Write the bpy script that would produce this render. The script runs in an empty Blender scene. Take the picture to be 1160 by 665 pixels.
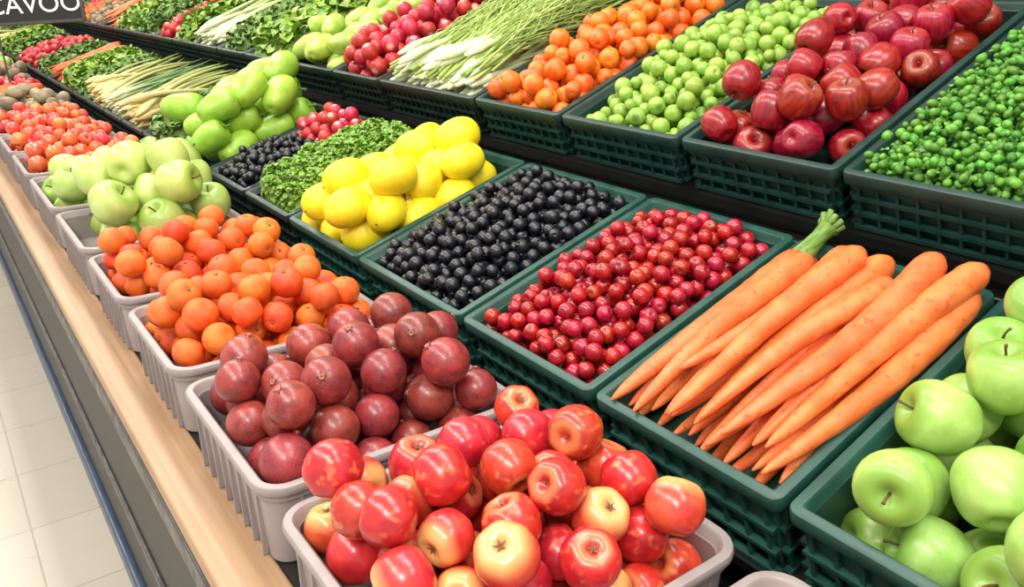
import bpy, math, numpy as np
from mathutils import Matrix, Vector
rng = np.random.default_rng(7)
S = bpy.context.scene
S.view_settings.view_transform = 'Standard'
EYE = 1.45

# ------------------------------------------------------------------ helpers
def C(r, g, b):
    f = lambda c: (c/255/12.92) if c/255 <= .04045 else ((c/255+.055)/1.055)**2.4
    return (f(r), f(g), f(b), 1)

def newmat(name):
    m = bpy.data.materials.new(name); m.use_nodes = True
    nt = m.node_tree; return m, nt, nt.nodes['Principled BSDF']

def mix(nt, fac, a, b):
    n = nt.nodes.new('ShaderNodeMix'); n.data_type = 'RGBA'
    for i, v in ((0, fac), (6, a), (7, b)):
        if hasattr(v, 'node'): nt.links.new(v, n.inputs[i])
        else: n.inputs[i].default_value = v
    return n.outputs[2]

def mrange(nt, v, a, b, c=0., d=1.):
    n = nt.nodes.new('ShaderNodeMapRange'); nt.links.new(v, n.inputs[0])
    for i, x in enumerate((a, b, c, d)): n.inputs[i+1].default_value = x
    return n.outputs[0]

def noise(nt, vec, scale, detail=3):
    n = nt.nodes.new('ShaderNodeTexNoise'); n.inputs['Scale'].default_value = scale
    n.inputs['Detail'].default_value = detail
    if vec is not None: nt.links.new(vec, n.inputs['Vector'])
    return n.outputs[0]

def bump(nt, bs, h, strength, dist):
    n = nt.nodes.new('ShaderNodeBump'); n.inputs['Strength'].default_value = strength
    n.inputs['Distance'].default_value = dist
    nt.links.new(h, n.inputs['Height']); nt.links.new(n.outputs[0], bs.inputs['Normal'])

def fruit_mat(name, base, alt, tip=None, tr=(.6, .9), axis=2, rough=.3, ns=1.3, speck=None,
              ss=22, st=(.6, .68), bmp=0., bs_=25, var=.15, hue=.01, coat=.15, sss=0., stretch=None, alt_rng=(.4, .62)):
    m, nt, b = newmat(name)
    la = nt.nodes.new('ShaderNodeAttribute'); la.attribute_name = 'loc'
    ra = nt.nodes.new('ShaderNodeAttribute'); ra.attribute_name = 'rnd'
    mul = nt.nodes.new('ShaderNodeMath'); mul.operation = 'MULTIPLY'; mul.inputs[1].default_value = 57.
    nt.links.new(ra.outputs['Fac'], mul.inputs[0])
    src = la.outputs['Vector']
    if stretch:
        vm = nt.nodes.new('ShaderNodeVectorMath'); vm.operation = 'MULTIPLY'; vm.inputs[1].default_value = stretch
        nt.links.new(src, vm.inputs[0]); src = vm.outputs[0]
    ad = nt.nodes.new('ShaderNodeVectorMath'); ad.operation = 'ADD'
    nt.links.new(src, ad.inputs[0]); nt.links.new(mul.outputs[0], ad.inputs[1])
    v = ad.outputs[0]
    col = mix(nt, mrange(nt, noise(nt, v, ns), *alt_rng), base, alt)
    if speck: col = mix(nt, mrange(nt, noise(nt, v, ss, 1), *st), col, speck)
    if tip:
        sp = nt.nodes.new('ShaderNodeSeparateXYZ'); nt.links.new(la.outputs['Vector'], sp.inputs[0])
        col = mix(nt, mrange(nt, sp.outputs[axis], *tr), col, tip)
    h = nt.nodes.new('ShaderNodeHueSaturation'); nt.links.new(col, h.inputs['Color'])
    nt.links.new(mrange(nt, ra.outputs['Fac'], 0, 1, 1-var, 1+var), h.inputs['Value'])
    fr = nt.nodes.new('ShaderNodeMath'); fr.operation = 'FRACT'; nt.links.new(mul.outputs[0], fr.inputs[0])
    nt.links.new(mrange(nt, fr.outputs[0], 0, 1, .5-hue, .5+hue), h.inputs['Hue'])
    nt.links.new(h.outputs[0], b.inputs['Base Color'])
    b.inputs['Roughness'].default_value = rough
    b.inputs['Coat Weight'].default_value = coat; b.inputs['Coat Roughness'].default_value = .18
    if bmp: bump(nt, b, noise(nt, v, bs_, 2), bmp, .003)
    return m

def plain(name, col, rough=.5, metal=0, nsc=0, col2=None, bmp=0, spec=.5):
    m, nt, b = newmat(name)
    b.inputs['Base Color'].default_value = col; b.inputs['Roughness'].default_value = rough
    b.inputs['Metallic'].default_value = metal; b.inputs['Specular IOR Level'].default_value = spec
    if nsc:
        tc = nt.nodes.new('ShaderNodeTexCoord'); n = noise(nt, tc.outputs['Object'], nsc, 4)
        nt.links.new(mix(nt, mrange(nt, n, .35, .65), col, col2 or col), b.inputs['Base Color'])
        nt.links.new(mrange(nt, n, .3, .7, rough-.06, rough+.1), b.inputs['Roughness'])
        if bmp: bump(nt, b, n, bmp, .002)
    return m

# ------------------------------------------------------------------ templates (V, faces, mats)
def cr(P, n):
    P = np.array(P, float); m = len(P); out = []
    for t in np.linspace(0, m-1, n):
        i = min(int(t), m-2); f = t-i
        p0, p1, p2, p3 = P[max(i-1, 0)], P[i], P[i+1], P[min(i+2, m-1)]
        out.append(.5*((2*p1)+(-p0+p2)*f+(2*p0-5*p1+4*p2-p3)*f*f+(-p0+3*p1-3*p2+p3)*f**3))
    return np.array(out)

def revolve(P, n, seg, lobes=0, amp=0., bottom=False, mi=0):
    Q = cr(P, n); Q[:, 0] = np.maximum(Q[:, 0], 0)
    V = [(0, 0, Q[0, 1])]; F = []
    ph = np.arange(seg)/seg*2*math.pi
    for r, z in Q[1:-1]:
        w = 1+amp*np.cos(lobes*ph)*(max(0, abs(z)-.1) if bottom is False else max(0, -z))
        V += [(r*w[k]*math.cos(ph[k]), r*w[k]*math.sin(ph[k]), z) for k in range(seg)]
    V.append((0, 0, Q[-1, 1])); R = n-2; last = len(V)-1
    for k in range(seg):
        k2 = (k+1) % seg
        F.append((0, 1+k, 1+k2)); F.append((last, 1+(R-1)*seg+k2, 1+(R-1)*seg+k))
        for j in range(R-1):
            a = 1+j*seg
            F.append((a+k, a+seg+k, a+seg+k2, a+k2))
    return np.array(V, float), F, [mi]*len(F)

def tube(path, rad, seg, mi=0, squash=1.):
    P = np.array(path, float); n = len(P); V = []; F = []
    T = np.gradient(P, axis=0); T /= np.linalg.norm(T, axis=1)[:, None]+1e-9
    ref = np.array([0, 0, 1.]) if abs(T[0, 2]) < .8 else np.array([1., 0, 0])
    for i in range(n):
        a = np.cross(ref, T[i]); a /= np.linalg.norm(a)+1e-9; b = np.cross(T[i], a)
        for k in range(seg):
            t = 2*math.pi*k/seg; V.append(P[i]+rad[i]*(math.cos(t)*a+math.sin(t)*b*squash))
    c0 = len(V); V.append(P[0]-T[0]*rad[0]*.3); V.append(P[-1]+T[-1]*rad[-1]*.3)
    for k in range(seg):
        k2 = (k+1) % seg
        F.append((c0, k2, k)); F.append((c0+1, (n-1)*seg+k, (n-1)*seg+k2))
        for j in range(n-1): F.append((j*seg+k, j*seg+k2, (j+1)*seg+k2, (j+1)*seg+k))
    return np.array(V, float), F, [mi]*len(F)

def combine(*T):
    V = []; F = []; M = []; o = 0
    for v, f, m in T:
        V.append(v); F += [tuple(i+o for i in q) for q in f]; M += m; o += len(v)
    return np.concatenate(V), F, M

def pack(T, S3=None):
    V, F, M = T
    lt = np.array([len(f) for f in F]); lp = np.concatenate([np.array(f) for f in F])
    return dict(V=V, loc=V.copy() if S3 is None else V*np.array(S3), lp=lp, lt=lt, M=np.array(M))

def build(name, tm, inst, mats, mw=None):
    VV = []; LL = []; LP = []; LT = []; MM = []; RR = []; o = 0
    for ti, pos, R, sc, rd in inst:
        t = tm[ti]
        VV.append((t['V']*sc)@np.array(R).T+np.array(pos)); LL.append(t['loc']); LP.append(t['lp']+o)
        LT.append(t['lt']); MM.append(t['M']); n = len(t['V']); RR.append(np.full(n, rd)); o += n
    V = np.concatenate(VV); LP = np.concatenate(LP); LT = np.concatenate(LT)
    me = bpy.data.meshes.new(name)
    me.vertices.add(len(V)); me.vertices.foreach_set('co', V.astype(np.float32).ravel())
    me.loops.add(len(LP)); me.loops.foreach_set('vertex_index', LP.astype(np.int32))
    me.polygons.add(len(LT)); me.polygons.foreach_set('loop_start', np.concatenate([[0], np.cumsum(LT)[:-1]]).astype(np.int32))
    for m in mats: me.materials.append(m)
    me.update(calc_edges=True)
    me.polygons.foreach_set('material_index', np.concatenate(MM).astype(np.int32))
    me.polygons.foreach_set('use_smooth', np.ones(len(LT), bool))
    a = me.attributes.new('loc', 'FLOAT_VECTOR', 'POINT'); a.data.foreach_set('vector', np.concatenate(LL).astype(np.float32).ravel())
    a = me.attributes.new('rnd', 'FLOAT', 'POINT'); a.data.foreach_set('value', np.concatenate(RR).astype(np.float32))
    ob = bpy.data.objects.new(name, me); S.collection.objects.link(ob)
    if mw is not None: ob.matrix_world = mw
    return ob

def rot(axis, a):
    return np.array(Matrix.Rotation(a, 3, axis))
def rrot(mt=3.14, lo=0):
    return rot('Z', rng.uniform(0, 6.28))@rot('X', rng.uniform(lo, mt))@rot('Z', rng.uniform(0, 6.28))

# templates ---------------------------------------------------------------
APP = [(0, .6), (.1, .66), (.25, .84), (.48, .93), (.76, .82), (.95, .5), (1, .12), (.96, -.25), (.83, -.6), (.62, -.85), (.4, -.92), (.2, -.84), (.08, -.76), (0, -.75)]
def stem(z0, z1, r, bend=.15, mi=1, seg=6):
    return tube([(0, 0, z0), (bend*.2, 0, z0+(z1-z0)*.4), (bend*.6, 0, z0+(z1-z0)*.75), (bend, .02, z1)], [r*1.1, r*.8, r*.85, r*1.25], seg, mi)
def sepals(n, z, L, w, up, mi):
    V = []; F = []
    for k in range(n):
        a = 2*math.pi*k/n+.2; d = np.array([math.cos(a), math.sin(a), 0]); s = np.array([-math.sin(a), math.cos(a), 0]); o = len(V)
        for (t, ww, h) in ((.02, .5, 0), (.35, 1, .05), (.7, .55, up*.5), (1, .05, up)):
            for q in (-1, 0, 1): V.append(d*L*t+s*w*ww*q+np.array([0, 0, z+h+(.03 if q == 0 else 0)]))
        for j in range(3):
            for q in range(2): F.append((o+j*3+q, o+j*3+q+1, o+j*3+4+q, o+j*3+3+q))
    return np.array(V), F, [mi]*len(F)
def T_apple(hi=True):
    return pack(combine(revolve(APP, 26 if hi else 14, 28 if hi else 14, 5, .05, True), stem(.6, 1.12, .045)))
TOM = [(0, .68), (.12, .72), (.3, .84), (.56, .86), (.84, .64), (1, .2), (1, -.15), (.88, -.52), (.62, -.78), (.3, -.88), (0, -.88)]
def T_tomato(hi=True, st=True):
    s = [revolve(TOM, 24 if hi else 12, 30 if hi else 14, 6, .05)]
    if st: s.append(sepals(5, .74, .22, .045, .08, 1))
    s.append(stem(.66, .8, .045, .03, 1))
    return pack(combine(*s))
PLM = [(0, 1.02), (.05, 1.09), (.11, 1.1), (.13, 1.0), (.3, .95), (.62, .78), (.9, .42), (1, 0), (.92, -.42), (.68, -.76), (.35, -.95), (0, -1)]
def T_plum(): return pack(combine(revolve(PLM, 26, 26), sepals(5, 1.0, .24, .07, .06, 1)))
MAN = [(0, .8), (.1, .79), (.3, .86), (.6, .76), (.88, .48), (1, .05), (.93, -.38), (.7, -.7), (.35, -.84), (.1, -.82), (0, -.8)]
def T_mand(hi=True):
    return pack(combine(revolve(MAN, 20 if hi else 11, 22 if hi else 12, 9, .012), revolve([(0, .9), (.07, .88), (.1, .8), (.05, .74), (0, .73)], 5, 7, mi=1)))
BER = [(0, .82), (.18, .82), (.26, .96), (.34, .98), (.45, .88), (.8, .6), (1, .05), (.9, -.45), (.55, -.83), (0, -1)]
def T_berry(): return pack(revolve(BER, 13, 12))
CHE = [(0, .78), (.12, .8), (.4, .9), (.75, .68), (1, .1), (.92, -.4), (.6, -.8), (.25, -.93), (0, -.94)]
def T_cherry(st=False):
    t = revolve(CHE, 13, 14)
    return pack(combine(t, tube([(0, 0, .75), (.08, 0, 1.1), (.2, .05, 1.4)], [.05, .035, .05], 5, 1)) if st else combine(t, revolve([(0, .86), (.06, .84), (.08, .78), (0, .75)], 4, 5, mi=1)))
SPH = [(math.sin(t), math.cos(t)) for t in np.linspace(0, math.pi, 9)]
def T_ball(n=9, s=10): return pack(revolve(SPH, n, s))
LEM = [(0, 1.34), (.1, 1.33), (.24, 1.28), (.52, 1.14), (.85, .74), (1, .1), (.95, -.5), (.7, -.98), (.3, -1.2), (.12, -1.24), (0, -1.25)]
def T_lemon(): return pack(combine(revolve(LEM, 22, 22), revolve([(0, -1.31), (.07, -1.28), (.06, -1.2), (0, -1.18)], 4, 7, mi=1)))
PEP = [(0, 1.15), (.12, 1.12), (.4, 1.3), (.8, 1.15), (1, .7), (.95, 0), (.85, -.7), (.6, -1.2), (.3, -1.38), (0, -1.3)]
def T_pepper(seg=20): return pack(combine(revolve(PEP, 18, seg, 3, .06), stem(1.1, 1.65, .1, .2)))
def T_carrot(seg=18, n=34, bend=.03, top=False, k=0, rr=.054):
    x = np.linspace(0, 1, n); r = rr*(.16+.84*np.minimum(1, x/.85)**.62)
    r[0] = .004; r[1] = .012; r *= 1+.02*np.sin(x*70+k)+.015*np.sin(x*31+2*k); r[-1] *= .55; r[-2] *= .88
    P = np.stack([x, bend*np.sin(x*3.1), .012*np.sin(x*4+k)], 1)
    parts = [tube(P, r, seg)]
    e = P[-1]
    if top:
        parts.append(tube([e-[.01, 0, 0], e+[.05, .004, .008], e+[.12, .006, .02], e+[.17, .0, .035]], [.046, .036, .03, .036], 12, 1))
        for q in range(9):
            a = q*.7; d = np.array([.03+.008*(q % 3), .03*math.cos(a), .03*math.sin(a)+.015])
            s0 = e+[.165, 0, .034]+np.array([0, .018*math.cos(a), .018*math.sin(a)])
            parts.append(tube([s0, s0+d*.5, s0+d*.9], [.014, .014, .011], 6, 1))
    else:
        parts.append(tube([e-[.01, 0, 0], e+[.012, 0, .002]], [.02, .014], 8, 2))
    return pack(combine(*parts), (1, 12, 12))
def T_stalk(seg=7, n=10, w=.03, bend=.08, bulb=1.6, k=0):
    x = np.linspace(0, 1, n); r = w*(1-.65*x); r *= 1+(bulb-1)*np.exp(-((x-.08)/.08)**2); r[0] *= .4; r[-1] *= .4
    P = np.stack([x, bend*np.sin(x*3+k), .05*np.sin(x*2+k)], 1)
    return pack(tube(P, r, seg, 0, .7), (1, 20, 20))
def T_frond(k=0):
    parts = [tube([(0, 0, 0), (.5, .05*math.sin(k), .06), (1, .1*math.sin(k), .02)], [.012, .008, .003], 4)]
    for i in range(12):
        s = .25+.06*i; sg = 1 if i % 2 else -1
        p = np.array([s, .05*math.sin(k)*s*1.5, .06-.04*abs(s-.5)])
        parts.append(tube([p, p+[.1, sg*.06, .02], p+[.2, sg*.09, .0]], [.006, .004, .002], 3))
    return pack(combine(*parts), (1, 5, 5))
def T_leaf(curl=.3):
    V = []; F = []
    for i, (x, w) in enumerate(((0, .08), (.25, .36), (.55, .45), (.8, .3), (1, .03))):
        for q in (-1, 0, 1): V.append((x-.5, w*q*(1+.15*(i % 2)), curl*(.25-(x-.5)**2)*1.2+(.12 if q else 0)*w*2))
    for i in range(4):
        for q in range(2): F.append((i*3+q, i*3+q+1, i*3+4+q, i*3+3+q))
    return pack((np.array(V, float), F, [0]*len(F)))

# ------------------------------------------------------------------ packing
def drop(L, W, r, n, floor=-.06, rv=.07, K=50, mound=.0, tight=.97, x0=0, y0=0):
    P = np.zeros((0, 4))
    for i in range(n):
        ri = r*(1+rv*rng.uniform(-1, 1))
        c = np.stack([rng.uniform(ri, L-ri, K), rng.uniform(ri, W-ri, K)], 1)
        z = np.full(K, floor+ri)
        if len(P):
            d2 = ((c[:, None]-P[None, :, :2])**2).sum(2); s = (ri+P[:, 3])*tight
            zz = np.where(d2 < s**2, P[:, 2]+np.sqrt(np.maximum(s**2-d2, 0)), -9); z = np.maximum(z, zz.max(1))
        q = ((c[:, 0]-L/2)/(L/2))**2+((c[:, 1]-W/2)/(W/2))**2
        j = np.argmin(z+mound*q)
        P = np.vstack([P, [c[j, 0], c[j, 1], z[j], ri]])
    P[:, 0] += x0; P[:, 1] += y0
    return P

def pile(name, tm, mats, P, mw, scale=(1, 1, 1), tilt=3.14, lo=0):
    inst = [(int(rng.integers(len(tm))), p[:3], rrot(tilt, lo), np.array(scale)*p[3], rng.random()) for p in P]
    return build(name, tm, inst, mats, mw)

def frame(X, Y, Z, tilt):
    return Matrix.Translation((X, Y, EYE+Z))@Matrix.Rotation(-math.radians(tilt), 4, 'Y')

# ------------------------------------------------------------------ crates / trays
def rrect(L, W, off, rc, seg=6):
    r = max(rc+off, .003); pts = []
    for cx, cy, a0 in ((L+off-r, W+off-r, 0), (-off+r, W+off-r, 90), (-off+r, -off+r, 180), (L+off-r, -off+r, 270)):
        for k in range(seg+1):
            a = math.radians(a0+90*k/seg); pts.append((cx+r*math.cos(a), cy+r*math.sin(a)))
    return pts
def boxg(V, F, x0, x1, y0, y1, z0, z1):
    o = len(V); V += [(x0, y0, z0), (x1, y0, z0), (x1, y1, z0), (x0, y1, z0), (x0, y0, z1), (x1, y0, z1), (x1, y1, z1), (x0, y1, z1)]
    F += [tuple(o+i for i in q) for q in ((0, 3, 2, 1), (4, 5, 6, 7), (0, 1, 5, 4), (1, 2, 6, 5), (2, 3, 7, 6), (3, 0, 4, 7))]
def container(name, L, W, H, mat, mw, rc=.015, fl=.012, wall=.004, fill=.07, taper=.008, ribs=.028, lattice=True, lip=.02):
    prof = [(-fl-taper, -H), (-fl, -lip-.012), (-fl+.004, -lip-.01), (-fl+.004, -lip-.004), (-fl+.004, -lip), (-.001, -lip), (0, -lip+.002), (0, -.004), (-.0015, -.001), (-.004, 0), (-fl-wall+.003, 0), (-fl-wall, -.003),
            (-fl-wall-.002, -.012), (-fl-wall-.004, -.014), (-fl-wall-taper, -fill)]
    V = []; F = []; n = None
    for off, z in prof:
        lp = rrect(L, W, off, rc); n = len(lp); V += [(x, y, z) for x, y in lp]
    for j in range(len(prof)-1):
        for k in range(n):
            k2 = (k+1) % n; F.append((j*n+k, j*n+k2, (j+1)*n+k2, (j+1)*n+k))
    F.append(tuple(range((len(prof)-1)*n, len(prof)*n))); F.append(tuple(reversed(range(n))))
    o = fl-(.005 if lattice else .0025); t = .004; e = fl+.0035
    if not lattice: e = fl+.004
    if ribs:
        m = int((W-2*rc-.02)/ribs)
        for i in range(m+1):
            y = rc+.01+i*(W-2*rc-.02)/m
            boxg(V, F, o, e, y-t/2, y+t/2, -H, -lip); boxg(V, F, L-e, L-o, y-t/2, y+t/2, -H, -lip)
        m = int((L-2*rc-.02)/ribs)
        for i in range(m+1):
            x = rc+.01+i*(L-2*rc-.02)/m
            boxg(V, F, x-t/2, x+t/2, o, e, -H, -lip); boxg(V, F, x-t/2, x+t/2, W-e, W-o, -H, -lip)
    if lattice:
        for z in (-H*.45, -H*.72, -H+.004):
            a = o-.002; b = e
            boxg(V, F, a, b, rc, W-rc, z-.003, z+.003); boxg(V, F, L-b, L-a, rc, W-rc, z-.003, z+.003)
            boxg(V, F, rc, L-rc, a, b, z-.003, z+.003); boxg(V, F, rc, L-rc, W-b, W-a, z-.003, z+.003)
    me = bpy.data.meshes.new(name); me.from_pydata(V, [], F); me.materials.append(mat)
    me.polygons.foreach_set('use_smooth', np.ones(len(F), bool)); me.update()
    me.set_sharp_from_angle(angle=math.radians(35))
    ob = bpy.data.objects.new(name, me); S.collection.objects.link(ob); ob.matrix_world = mw
    return ob

def box(name, x0, x1, y0, y1, z0, z1, mat, bev=0, parent=None):
    V = []; F = []; boxg(V, F, x0, x1, y0, y1, z0, z1)
    me = bpy.data.meshes.new(name); me.from_pydata(V, [], F); me.materials.append(mat); me.update()
    ob = bpy.data.objects.new(name, me); S.collection.objects.link(ob)
    if bev:
        b = ob.modifiers.new('b', 'BEVEL'); b.width = bev; b.segments = 3
    if parent: ob.parent = parent
    return ob
def empty(name):
    e = bpy.data.objects.new(name, None); S.collection.objects.link(e); return e

# ------------------------------------------------------------------ materials
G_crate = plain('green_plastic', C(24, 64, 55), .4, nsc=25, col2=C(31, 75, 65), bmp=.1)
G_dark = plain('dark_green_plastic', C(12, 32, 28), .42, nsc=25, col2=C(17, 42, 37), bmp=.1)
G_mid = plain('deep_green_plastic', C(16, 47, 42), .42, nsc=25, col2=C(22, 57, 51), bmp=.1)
T_grey = plain('grey_plastic', C(142, 132, 131), .4, nsc=18, col2=C(152, 142, 140), bmp=.05)
black = plain('black_metal', C(12, 13, 13), .38, nsc=12, col2=C(20, 21, 21))
black2 = plain('dark_deck', C(10, 11, 12), .5)
steel = plain('brushed_steel', C(90, 88, 84), .4, .6, nsc=30, col2=C(75, 72, 70))
blue = plain('blue_bumper', C(44, 62, 86), .35, nsc=20, col2=C(56, 74, 98))
stemM = plain('stem_brown', C(92, 70, 38), .7); stemG = plain('stem_green', C(84, 118, 44), .6)
stemT = plain('tomato_calyx', C(112, 78, 44), .7); pcal = plain('plum_crown', C(96, 52, 40), .7)
M_gapple = fruit_mat('green_apple_skin', C(146, 182, 84), C(166, 200, 106), C(120, 160, 60), (.62, .9), rough=.38, speck=C(190, 212, 140), ss=24, st=(.7, .74), var=.08)
M_gpear = fruit_mat('pale_apple_skin', C(172, 194, 96), C(186, 204, 118), C(140, 170, 70), (.62, .9), rough=.38, speck=C(206, 220, 150), ss=24, st=(.7, .74), var=.1)
M_rapple = fruit_mat('red_apple_skin', C(164, 20, 32), C(122, 10, 24), C(150, 60, 40), (.8, .95), rough=.32, ns=2, stretch=(3, 3, .6), speck=C(198, 90, 80), ss=30, st=(.71, .76), coat=.25)
M_tomato = fruit_mat('tomato_skin', C(198, 44, 38), C(166, 26, 30), C(214, 128, 80), (.78, .92), rough=.3, ns=1.4, coat=.3, speck=C(216, 108, 66), ss=2.6, st=(.58, .78), var=.13, hue=.008)
M_tomatoP = fruit_mat('ripening_tomato_skin', C(206, 74, 50), C(186, 46, 40), C(228, 172, 104), (.3, .9), rough=.3, ns=1.4, coat=.3, var=.08)
M_tomato2 = fruit_mat('small_tomato_skin', C(222, 104, 62), C(206, 72, 46), rough=.34, var=.2, hue=.02)
M_plum = fruit_mat('plum_skin', C(146, 50, 46), C(112, 32, 36), C(160, 90, 70), (.97, 1.05), rough=.36, ns=1.6, speck=C(182, 104, 86), ss=26, st=(.62, .74), coat=.22, var=.16, hue=.008, bmp=.08)
M_mand = fruit_mat('orange_peel', C(236, 108, 30), C(222, 86, 20), C(222, 124, 44), (.84, .95), rough=.42, bmp=.5, bs_=26, coat=.06, var=.14, hue=.012)
M_apri = fruit_mat('apricot_skin', C(234, 122, 34), C(220, 98, 22), rough=.38, bmp=.2, bs_=20, var=.14, hue=.012)
M_lemon = fruit_mat('lemon_peel', C(248, 224, 40), C(240, 210, 22), C(226, 206, 60), (1.2, 1.36), rough=.42, bmp=.25, bs_=18, coat=.05, var=.06)
M_blue = fruit_mat('blueberry_skin', C(14, 15, 21), C(24, 27, 38), C(8, 8, 10), (.8, .95), rough=.32, var=.3, coat=.2)
M_cherry = fruit_mat('cherry_skin', C(176, 20, 32), C(138, 12, 24), C(110, 30, 24), (.82, .95), rough=.28, var=.2, coat=.3)
M_red = fruit_mat('radish_skin', C(200, 50, 60), C(182, 34, 46), C(226, 180, 170), (.85, 1.), rough=.38, var=.2)
M_gplum = fruit_mat('green_plum_skin', C(156, 190, 80), C(128, 168, 56), C(96, 128, 40), (.85, .97), rough=.4, var=.16, hue=.012)
M_pea = fruit_mat('pea_skin', C(96, 154, 50), C(68, 126, 36), rough=.48, var=.35, hue=.015, coat=0)
M_pep = fruit_mat('pepper_skin', C(162, 202, 70), C(140, 186, 54), C(120, 170, 40), (1.1, 1.3), rough=.38, var=.08)
M_pep2 = fruit_mat('pale_pepper_skin', C(178, 202, 92), C(154, 186, 70), C(120, 170, 40), (1.1, 1.3), rough=.38, var=.12)
M_carrot = fruit_mat('carrot_skin', C(230, 124, 64), C(220, 104, 46), C(204, 96, 40), (.985, 1.0), axis=0, rough=.46, ns=1.2, stretch=(9, 1, 1), speck=C(200, 90, 40), ss=4, st=(.64, .72), var=.08, hue=.006, bmp=.35, bs_=3, coat=.04)
M_carrG = fruit_mat('carrot_stem', C(120, 160, 66), C(84, 126, 40), rough=.5, ns=6, bmp=.5)
M_carrC = plain('carrot_crown', C(120, 90, 40), .7)
def stalk(name, a, b, lo=.15, hi=.7, var=.15): return fruit_mat(name, a, tuple(.8*x for x in a[:3])+(1,), b, (lo, hi), axis=0, rough=.45, ns=3, stretch=(2, 3, 3), var=var, coat=0)
M_fen = stalk('fennel', C(220, 226, 186), C(150, 178, 84), .05, .8)
M_frond = fruit_mat('fennel_frond', C(156, 182, 82), C(184, 204, 122), rough=.5, var=.25, coat=0)
M_leek = stalk('leek', C(214, 200, 132), C(134, 146, 62), .1, .8)
M_on = stalk('spring_onion', C(200, 206, 160), C(84, 122, 50), .05, .4)
M_leaf = fruit_mat('herb_leaf', C(80, 116, 44), C(112, 146, 58), rough=.5, var=.4, hue=.02, coat=0)
M_leafL = fruit_mat('lettuce_leaf', C(142, 172, 64), C(108, 146, 48), rough=.45, var=.35, hue=.02, coat=0)
M_bean = fruit_mat('green_bean_skin', C(128, 166, 56), C(98, 144, 42), rough=.45, var=.3, hue=.012, coat=0)
M_pot = fruit_mat('potato_skin', C(160, 144, 110), C(124, 112, 90), rough=.6, var=.2, coat=0)

# ------------------------------------------------------------------ store shell
def tiles():
    m, nt, b = newmat('floor_tile')
    tc = nt.nodes.new('ShaderNodeTexCoord'); br = nt.nodes.new('ShaderNodeTexBrick')
    br.offset = 0; br.inputs['Scale'].default_value = 1; br.inputs['Brick Width'].default_value = .33; br.inputs['Row Height'].default_value = .33
    br.inputs['Mortar Size'].default_value = .003; br.inputs['Mortar Smooth'].default_value = .3
    br.inputs['Color1'].default_value = C(190, 182, 168); br.inputs['Color2'].default_value = C(197, 190, 176); br.inputs['Mortar'].default_value = C(166, 158, 144)
    nt.links.new(tc.outputs['Object'], br.inputs['Vector'])
    n = noise(nt, tc.outputs['Object'], 9, 6)
    nt.links.new(mix(nt, mrange(nt, n, .3, .8, 0, .25), br.outputs[0], C(176, 165, 146)), b.inputs['Base Color'])
    nt.links.new(mrange(nt, n, .3, .7, .26, .4), b.inputs['Roughness'])
    return m
def wood():
    m, nt, b = newmat('oak_trim')
    tc = nt.nodes.new('ShaderNodeTexCoord'); mp = nt.nodes.new('ShaderNodeMapping'); mp.inputs['Scale'].default_value = (40, 1.2, 20)
    nt.links.new(tc.outputs['Object'], mp.inputs[0]); n = noise(nt, mp.outputs[0], 2.2, 6)
    nt.links.new(mix(nt, mrange(nt, n, .3, .7), C(176, 142, 108), C(148, 114, 84)), b.inputs['Base Color']); b.inputs['Roughness'].default_value = .45
    return m
woodM = wood()
wallM = plain('wall_paint', C(208, 204, 194), .7, nsc=4, col2=C(216, 212, 204))
ceilM = plain('ceiling_paint', C(225, 224, 220), .8, nsc=6, col2=C(232, 231, 228))
box('floor', -3.2, 2.0, -2.5, 11.2, -.05, 0, tiles())
box('wall_right', 1.9, 2.0, -2.5, 11.2, 0, 3.3, wallM)
box('wall_far', -3.2, 1.9, 11.1, 11.2, 0, 3.3, wallM)
box('ceiling', -3.2, 2.0, -2.5, 11.2, 3.3, 3.35, ceilM)
box('baseboard_far', -3.2, .1, 11.08, 11.1, 0, .1, black)

Y0, Y1 = -.6, 9.6
st = empty('produce_display_stand')
box('kick_plate', .19, .24, Y0, Y1, 0, .16, black2, parent=st)
box('lower_fascia', .176, .235, Y0, Y1, .10, .56, black2, .006, st)
box('bumper_rail', .158, .180, Y0, Y1, .16, .215, blue, .008, st)
box('fascia_groove', .168, .178, Y0, Y1, .40, .425, steel, .004, st)
box('upper_fascia', .172, .235, Y0, Y1, .562, .735, black2, .004, st)
box('steel_strip', .160, .174, Y0, Y1, .705, .750, steel, .003, st)
box('wood_trim', .162, .238, Y0, Y1, .754, .782, woodM, .006, st)
box('tray_deck', .238, .64, Y0, Y1, .74, .781, black, 0, st)
box('cabinet_body', .24, 1.78, Y0, Y1, .02, .70, black2, 0, st)
def slope(name, X, Z, tilt, L, H, mat):
    V = []; F = []; boxg(V, F, 0, L, Y0, Y1, -H-.02, -H-.002)
    me = bpy.data.meshes.new(name); me.from_pydata(V, [], F); me.materials.append(mat)
    ob = bpy.data.objects.new(name, me); S.collection.objects.link(ob); ob.matrix_world = frame(X, 0, Z, tilt); ob.parent = st
slope('lower_deck', .63, -.505, 18, .46, .14, black2)
slope('upper_deck', 1.07, -.262, 22, .66, .10, black)
box('riser_panel', 1.13, 1.15, Y0, Y1, .70, 1.08, black, 0, st)
box('shelf_front_rail', 1.085, 1.125, Y0, Y1, 1.035, 1.065, black, .004, st)
box('rear_panel', 1.78, 1.80, Y0, Y1, .70, 2.0, black, 0, st)

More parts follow.
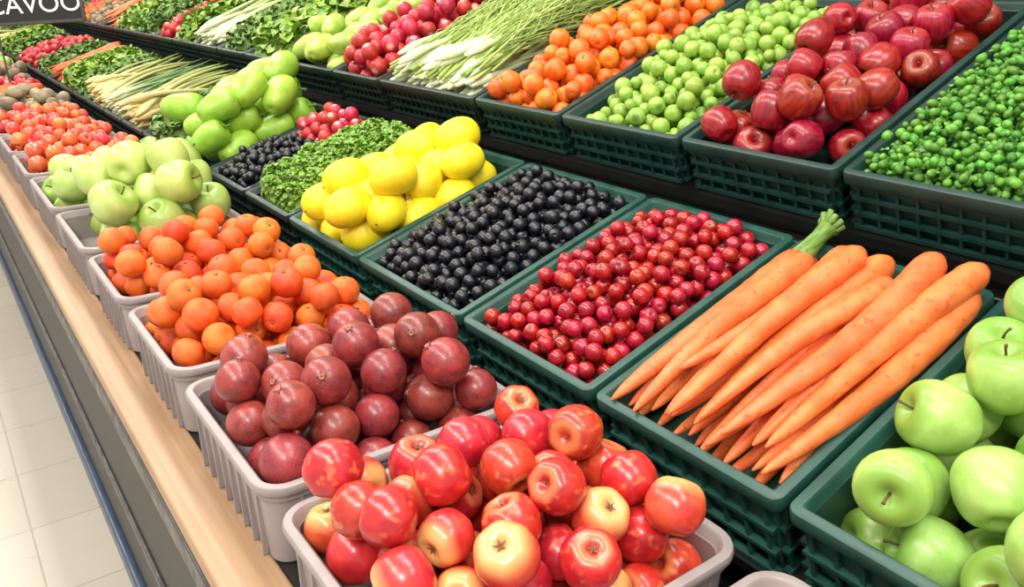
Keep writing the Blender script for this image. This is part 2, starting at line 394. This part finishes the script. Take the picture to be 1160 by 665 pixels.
# ------------------------------------------------------------------ front trays (flat, grey)
tom = [T_tomato(), T_tomato(st=False)]; tomL = [T_tomato(False)]; app = [T_apple()]; appL = [T_apple(False)]
tp = T_tomato(); tp['M'] = np.where(tp['M'] == 0, 2, 1)
tom3 = tom+tom+[tp]
mand = [T_mand()]; mandL = [T_mand(False)]; ball = [T_ball()]; leafs = [T_leaf(.3), T_leaf(.8), T_leaf(-.4)]
stalks = [T_stalk(k=0), T_stalk(k=1.5, bend=.12), T_stalk(k=3, bend=-.1)]
fronds = [T_frond(0), T_frond(1.5), T_frond(4)]
TX, TZ, TL = .22, -.55, .385
def tray(y0, y1): 
    mw = frame(TX, y0, TZ, 0)
    container('fruit_tray', TL, y1-y0, .117, T_grey, mw, rc=.04, fl=.010, fill=.075, taper=.005, ribs=.034, lattice=False, lip=.012)
    return frame(TX+.016, y0+.016, TZ, 0), TL-.032, y1-y0-.032
mw, L, W = tray(.045, .375); pile('tomato_pile', tom, [M_tomato, stemT], drop(L, W, .031, 34, -.075), mw, tilt=1.6)
mw, L, W = tray(.40, .755); pile('tomato_pile', tom3, [M_tomato, stemT, M_tomatoP], drop(L, W, .0297, 68, -.073, mound=.014, K=80), mw, tilt=2.2)
mw, L, W = tray(.785, 1.13); pile('plum_pile', [T_plum()], [M_plum, pcal], drop(L, W, .0322, 52, -.072, mound=.014, K=80), mw, tilt=1.9)
mw, L, W = tray(1.165, 1.49); pile('mandarin_pile', mand, [M_mand, stemG], drop(L, W, .0268, 72, -.07, mound=.018), mw, tilt=2.6)
mw, L, W = tray(1.53, 1.86); pile('mandarin_pile', mand, [M_mand, stemG], drop(L, W, .0275, 68, -.07, mound=.018), mw, tilt=2.6)
mw, L, W = tray(1.90, 2.29); pile('green_apple_pile', app, [M_gpear, stemM], drop(L, W, .05, 17, -.07, mound=.03), mw, tilt=1.8)
mw, L, W = tray(2.33, 2.78); pile('green_apple_pile', app, [M_gpear, stemM], drop(L, W, .044, 22, -.07, mound=.02), mw, tilt=1.8)
y = 2.82; kinds = ['t', 't', 't', 'p', 'm', 'r', 'p', 't', 'g', 'm', 'r', 'p', 't', 'g', 'r', 'm', 'p']
for k in kinds:
    if y > 9.1: break
    mw, L, W = tray(y, y+.4); y += .43
    if k == 't': pile('small_tomato_pile', tomL, [M_tomato2, stemT], drop(L, W, .025, 96, -.07, mound=.03, K=30), mw)
    if k == 'p': pile('potato_pile', ball, [M_pot], drop(L, W, .034, 44, -.07, mound=.03, K=30), mw, (1.25, .9, .85))
    if k == 'm': pile('mandarin_pile', mandL, [M_mand, stemG], drop(L, W, .03, 56, -.07, mound=.03, K=30), mw)
    if k == 'r': pile('radish_pile', ball, [M_red], drop(L, W, .026, 84, -.07, mound=.03, K=30), mw)
    if k == 'g': pile('green_apple_pile', appL, [M_gapple, stemM], drop(L, W, .04, 28, -.07, mound=.03, K=30), mw)

# ------------------------------------------------------------------ pile types for crates
def leafy(name, mw, L, W, mat, size=.03, n=1500, top=.02, crown=.03, flat=1.0):
    nx, ny = 26, 20; V = []; F = []
    ph = rng.uniform(0, 6, 4)
    def h(x, y):
        q = max(0, 1-((x-L/2)/(L/2))**4)*max(0, 1-((y-W/2)/(W/2))**4)
        return -.05+(top+.05)*min(1, q*3)+crown*q+.008*math.sin(x*60+ph[0])*math.sin(y*55+ph[1])+.006*math.sin(x*110+y*60+ph[2])
    for i in range(nx):
        for j in range(ny): x = L*i/(nx-1); yy = W*j/(ny-1); V.append((x, yy, h(x, yy)-.008))
    for i in range(nx-1):
        for j in range(ny-1): a = i*ny+j; F.append((a, a+ny, a+ny+1, a+1))
    base = pack((np.array(V), F, [0]*len(F)), (12, 12, 12)); tm = leafs+[base]
    inst = [(3, (0, 0, 0), np.eye(3), 1, .02)]
    for i in range(n):
        x = rng.uniform(.01, L-.01); yy = rng.uniform(.01, W-.01)
        inst.append((int(rng.integers(3)), (x, yy, h(x, yy)+rng.uniform(-.3, .5)*size*.5), rrot(1.2*flat), size*rng.uniform(.6, 1.3), rng.random()))
    return build(name, tm, inst, [mat], mw)
def stalky(name, mw, L, W, mat, n=70, length=.4, sc=1., z0=-.05, z1=.05, yaw=.12, tm=None, mats=None):
    inst = []; tm = tm or stalks
    for i in range(n):
        z = z0+(z1-z0)*i/n; l = length*rng.uniform(.85, 1.1); a = np.clip(rng.normal(0, yaw), -.3, .3); x = rng.uniform(0, max(.01, L-l)); yy = rng.uniform(.03, W-.03)
        R = rot('Z', a)@rot('Y', rng.normal(0, .04))@rot('X', rng.uniform(-.8, .8))
        yy -= math.sin(a)*l*.5
        yy = min(max(yy, .02), W-.02)
        inst.append((int(rng.integers(len(tm))), (x, yy, z), R, np.array([l, l*sc, l*sc]), rng.random()))
    return build(name, tm, inst, mats or [mat], mw)

def crate(X, Z, tilt, L, y0, y1, mat, H=.14, fill=.07):
    container('produce_crate', L, y1-y0, H, mat, frame(X, y0, Z, tilt), fill=fill, lip=.02)
    return frame(X+.018*math.cos(math.radians(tilt)), y0+.018, Z+.018*math.sin(math.radians(tilt)), tilt), L-.036, y1-y0-.036
low = lambda a, b, m=G_crate, fill=.07: crate(.63, -.505, 18, .45, a, b, m, .14, fill)
up = lambda a, b, m=G_mid, fill=.06: crate(1.075, -.26, 22, .62, a, b, m, .10, fill)

# lower row -----------------------------------------------------------------
mw, L, W = low(-.26, .06, fill=.12); pile('green_apple_pile', app, [M_gapple, stemM], drop(L, W, .038, 24, -.12), mw, tilt=1.2)
mw, L, W = low(.07, .385, fill=.12); pile('green_apple_pile', app, [M_gapple, stemM], drop(L, W, .0365, 41, -.12, mound=.0, K=80), mw, tilt=1.4)
# carrots
mw, L, W = low(.392, .682)
cts = [T_carrot(k=0, bend=.02), T_carrot(k=2, bend=-.03), T_carrot(k=4, bend=.035), T_carrot(k=1, bend=.0, top=True, rr=.058)]
inst = []
def carrot(x, yc, z, l, yaw, pitch=0, t=None, w=1.):
    inst.append((int(rng.integers(3)) if t is None else t, (x, yc, z), rot('Z', yaw)@rot('Y', -pitch)@rot('X', 0 if t == 3 else rng.uniform(-.5, .5)), np.array([l, l*w, l*w]), rng.random()))
for i in range(8): carrot(rng.uniform(0, .03), .016+i*.032, -.052, .38*rng.uniform(.9, 1.04), rng.normal(0, .02))
for i in range(8): carrot(rng.uniform(0, .03), .012+i*.033, -.024, .385*rng.uniform(.92, 1.05), rng.normal(0, .03))
for x, yc, l, yw in ((.0, .014, .40, -.03), (.03, .05, .385, -.06), (-.005, .09, .38, .02), (.02, .128, .39, -.03), (.01, .165, .35, .0), (-.01, .2, .385, .05)): carrot(x, yc, .006, l, yw, .01)
carrot(.02, .024, .031, .40, -.07, .0, w=.95); carrot(.0, .064, .033, .41, -.03, .02, w=.95); carrot(.01, .105, .033, .31, -.10, .0); carrot(-.005, .142, .033, .38, -.02, .02, w=.95); carrot(.06, .182, .03, .33, -.05, .0)
carrot(-.01, .24, .0, .385, -.02, .03, t=3, w=1.05)
build('carrot_pile', cts, inst, [M_carrot, M_carrG, M_carrC], mw)
mw, L, W = low(.69, 1.0, fill=.06); pile('cherry_pile', [T_cherry(), T_cherry(), T_cherry(), T_cherry(True)], [M_cherry, stemM], drop(L, W, .0132, 400, -.055, mound=.025, K=40), mw)
mw, L, W = low(1.008, 1.375, fill=.06); pile('blueberry_pile', [T_berry()], [M_blue], drop(L, W, .0128, 520, -.055, mound=.02, K=40), mw)
mw, L, W = low(1.382, 1.735)
P = drop(L, W, .0405, 29, -.06, mound=.0, tight=.93, K=80)
inst = [(0, p[:3], rot('Z', rng.uniform(-.6, .6)+(math.pi if rng.random() < .5 else 0))@rot('Y', 1.57+rng.normal(0, .12)), np.array([.98, 1.0, 1.0])*p[3], rng.random()) for p in P]
build('lemon_pile', [T_lemon()], inst, [M_lemon, stemG], mw)
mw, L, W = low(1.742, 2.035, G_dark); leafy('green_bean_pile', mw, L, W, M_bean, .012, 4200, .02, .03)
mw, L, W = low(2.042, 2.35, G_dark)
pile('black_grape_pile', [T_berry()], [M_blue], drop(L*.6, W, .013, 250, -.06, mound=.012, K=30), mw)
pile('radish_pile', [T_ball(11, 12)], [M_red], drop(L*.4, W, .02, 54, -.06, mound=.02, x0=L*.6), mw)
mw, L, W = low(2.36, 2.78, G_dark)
def peppers(name, mw, L, W, mat, r, n, **k):
    P = drop(L, W, r*1.12, n, -.06, tight=.92, **k)
    return build(name, [T_pepper()], [(0, p[:3], rot('Z', rng.uniform(-.6, .6))@rot('Y', 1.57+rng.normal(0, .2)), p[3]*.9, rng.random()) for p in P], [mat, stemG], mw)
peppers('green_pepper_pile', mw, L, W, M_pep, .046, 24, mound=.02)
seq = [(.34, 'leaf'), (.34, 'leek'), (.34, 'on'), (.4, 'leek'), (.34, 'leaf'), (.4, 'leafL'), (.45, 'carrot'), (.5, 'leaf'), (.45, 'red'), (.6, 'red'), (.5, 'leaf'), (.5, 'leafL'), (.6, 'leek'), (.6, 'leaf'), (.6, 'red')]
def fillkind(k, mw, L, W):
    if k == 'leaf': leafy('herb_pile', mw, L, W, M_leaf, .03, 1100, .02, .03)
    if k == 'leafL': leafy('lettuce_pile', mw, L, W, M_leafL, .045, 600, .02, .04)
    if k == 'leek': stalky('leek_pile', mw, L, W, M_leek, 60, .4, 1.1)
    if k == 'on': stalky('spring_onion_pile', mw, L, W, M_on, 130, .4, .6)
    if k == 'carrot': stalky('carrot_pile', mw, L, W, None, 60, .36, 1, tm=[T_carrot(10, 16, k=1), T_carrot(10, 16, -.03, k=3)], mats=[M_carrot, M_carrG, M_carrC])
    if k == 'red': pile('radish_pile', ball, [M_red], drop(L, W, .024, 140, -.06, mound=.02, K=30), mw)
    if k == 'cream': pile('potato_pile', ball, [M_pot], drop(L, W, .03, 90, -.06, mound=.02, K=30), mw, (1.3, .85, .85))
    if k == 'fen': stalky('fennel_pile', mw, L, W, M_fen, 110, .5, .85, z1=.04, yaw=.08)
    if k == 'pep': peppers('pale_pepper_pile', mw, L, W, M_pep2, .036, 46, mound=.01)
    if k == 'org': pile('mandarin_pile', mandL, [M_mand, stemG], drop(L, W, .03, 90, -.06, mound=.02, K=30), mw)
y = 2.79
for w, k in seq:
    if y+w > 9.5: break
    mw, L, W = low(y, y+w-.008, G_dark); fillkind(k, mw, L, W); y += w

# upper row -----------------------------------------------------------------
mw, L, W = up(-.20, .14); pile('pea_pile', ball, [M_pea], drop(L, W, .012, 460, -.05, K=12), mw)
mw, L, W = up(.15, .648, fill=.03); pile('pea_pile', [T_ball(6, 7), T_ball(6, 7), T_leaf(.5)], [M_pea], drop(L, W, .0062, 5200, -.028, rv=.3, K=9, mound=.008), mw, (1.2, .95, .95))
mw, L, W = up(.655, .965, fill=.06); pile('red_apple_pile', app, [M_rapple, stemM], drop(L, W, .0315, 58, -.058, mound=.012), mw, tilt=2.2)
mw, L, W = up(.972, 1.298); pile('green_plum_pile', [T_cherry(), T_ball(11, 12)], [M_gplum, stemM], drop(L, W, .0148, 390, -.055, rv=.25, mound=.04, K=35), mw)
mw, L, W = up(1.306, 1.622)
pile('apricot_pile', mand, [M_apri, stemG], drop(L, W, .0218, 150, -.055, rv=.15, mound=.025), mw, (1, 1, 1.15), tilt=2.8)
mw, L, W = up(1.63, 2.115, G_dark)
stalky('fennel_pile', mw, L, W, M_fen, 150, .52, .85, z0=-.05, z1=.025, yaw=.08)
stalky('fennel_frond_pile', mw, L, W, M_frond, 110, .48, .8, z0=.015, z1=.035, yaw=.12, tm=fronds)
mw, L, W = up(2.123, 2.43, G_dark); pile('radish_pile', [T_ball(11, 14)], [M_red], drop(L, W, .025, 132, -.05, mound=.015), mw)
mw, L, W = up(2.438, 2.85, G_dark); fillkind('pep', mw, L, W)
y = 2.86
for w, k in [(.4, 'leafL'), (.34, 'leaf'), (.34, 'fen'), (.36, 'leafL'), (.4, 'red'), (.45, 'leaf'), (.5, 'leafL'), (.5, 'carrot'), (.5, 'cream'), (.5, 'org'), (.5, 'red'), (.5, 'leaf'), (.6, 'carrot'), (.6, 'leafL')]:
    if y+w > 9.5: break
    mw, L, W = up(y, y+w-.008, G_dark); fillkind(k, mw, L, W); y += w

# ------------------------------------------------------------------ chalk sign
sg = empty('chalkboard_sign')
chalk = plain('chalkboard', C(20, 22, 23), .7, nsc=14, col2=C(30, 32, 33)); white = plain('chalk_white', C(232, 232, 226), .8)
frameM = plain('sign_frame', C(60, 56, 50), .5)
box('board', -.22, .22, -.006, .006, 0, .24, chalk, .003, sg)
for n_, a in (('frame_bottom', (-.23, .23, -.010, .010, -.012, .004)), ('frame_top', (-.23, .23, -.010, .010, .236, .252)), ('frame_left', (-.234, -.218, -.010, .010, -.012, .252)), ('frame_right', (.218, .234, -.010, .010, -.012, .252))):
    box(n_, *a, frameM, .002, sg)
box('post', -.205, -.197, .008, .014, -.32, .2, frameM, 0, sg)
cu = bpy.data.curves.new('sign_text', 'FONT'); cu.body = 'CAVOO'; cu.size = .125; cu.align_x = 'CENTER'; cu.extrude = .001
cu.materials.append(white); tx = bpy.data.objects.new('lettering', cu); S.collection.objects.link(tx); tx.parent = sg
tx.location = (0, -.008, .045); tx.rotation_euler = (math.pi/2, 0, 0)
sg.location = (.60, 5.0, EYE-.19); sg.rotation_euler = (math.radians(-8), math.radians(-3), math.radians(-22))

# ------------------------------------------------------------------ lights
fx = plain('light_housing', C(230, 230, 230), .5)
for X in (-1.0, .75):
    for Y in (-.9, .9, 2.7, 4.5, 6.3, 8.1):
        e = 33
        if X < 0 and Y < 0: e = 85
        if X < 0 and Y == .9: e = 46
        f = empty('ceiling_light_fixture'); f.location = (X, Y, 3.26)
        box('housing', -.26, .26, -.76, .76, -.01, .04, fx, .005, f)
        ld = bpy.data.lights.new('tube_panel', 'AREA'); ld.shape = 'RECTANGLE'; ld.size = .48; ld.size_y = 1.45; ld.energy = e
        ld.color = (1, .965, .91); lo = bpy.data.objects.new('tube_panel', ld); S.collection.objects.link(lo); lo.parent = f; lo.location = (0, 0, -.02)
w = bpy.data.worlds.new('world'); S.world = w; w.use_nodes = True
w.node_tree.nodes['Background'].inputs[0].default_value = (1, .985, .96, 1); w.node_tree.nodes['Background'].inputs[1].default_value = .88

# ------------------------------------------------------------------ camera
cam = bpy.data.cameras.new('camera'); co = bpy.data.objects.new('camera', cam); S.collection.objects.link(co)
cam.sensor_width = 36; cam.sensor_fit = 'HORIZONTAL'; cam.lens = 36*900/1160; cam.clip_start = .02
yaw = math.atan2(710, 966); p = math.atan2(352, 900)
R = Vector((math.cos(yaw), -math.sin(yaw), 0)); F_ = Vector((math.sin(yaw)*math.cos(p), math.cos(yaw)*math.cos(p), -math.sin(p))); U = R.cross(F_)
M = Matrix((R, U, -F_)).transposed().to_4x4(); M.translation = (0, 0, EYE); co.matrix_world = M
S.camera = co
print('verts', sum(len(m.vertices) for m in bpy.data.meshes))
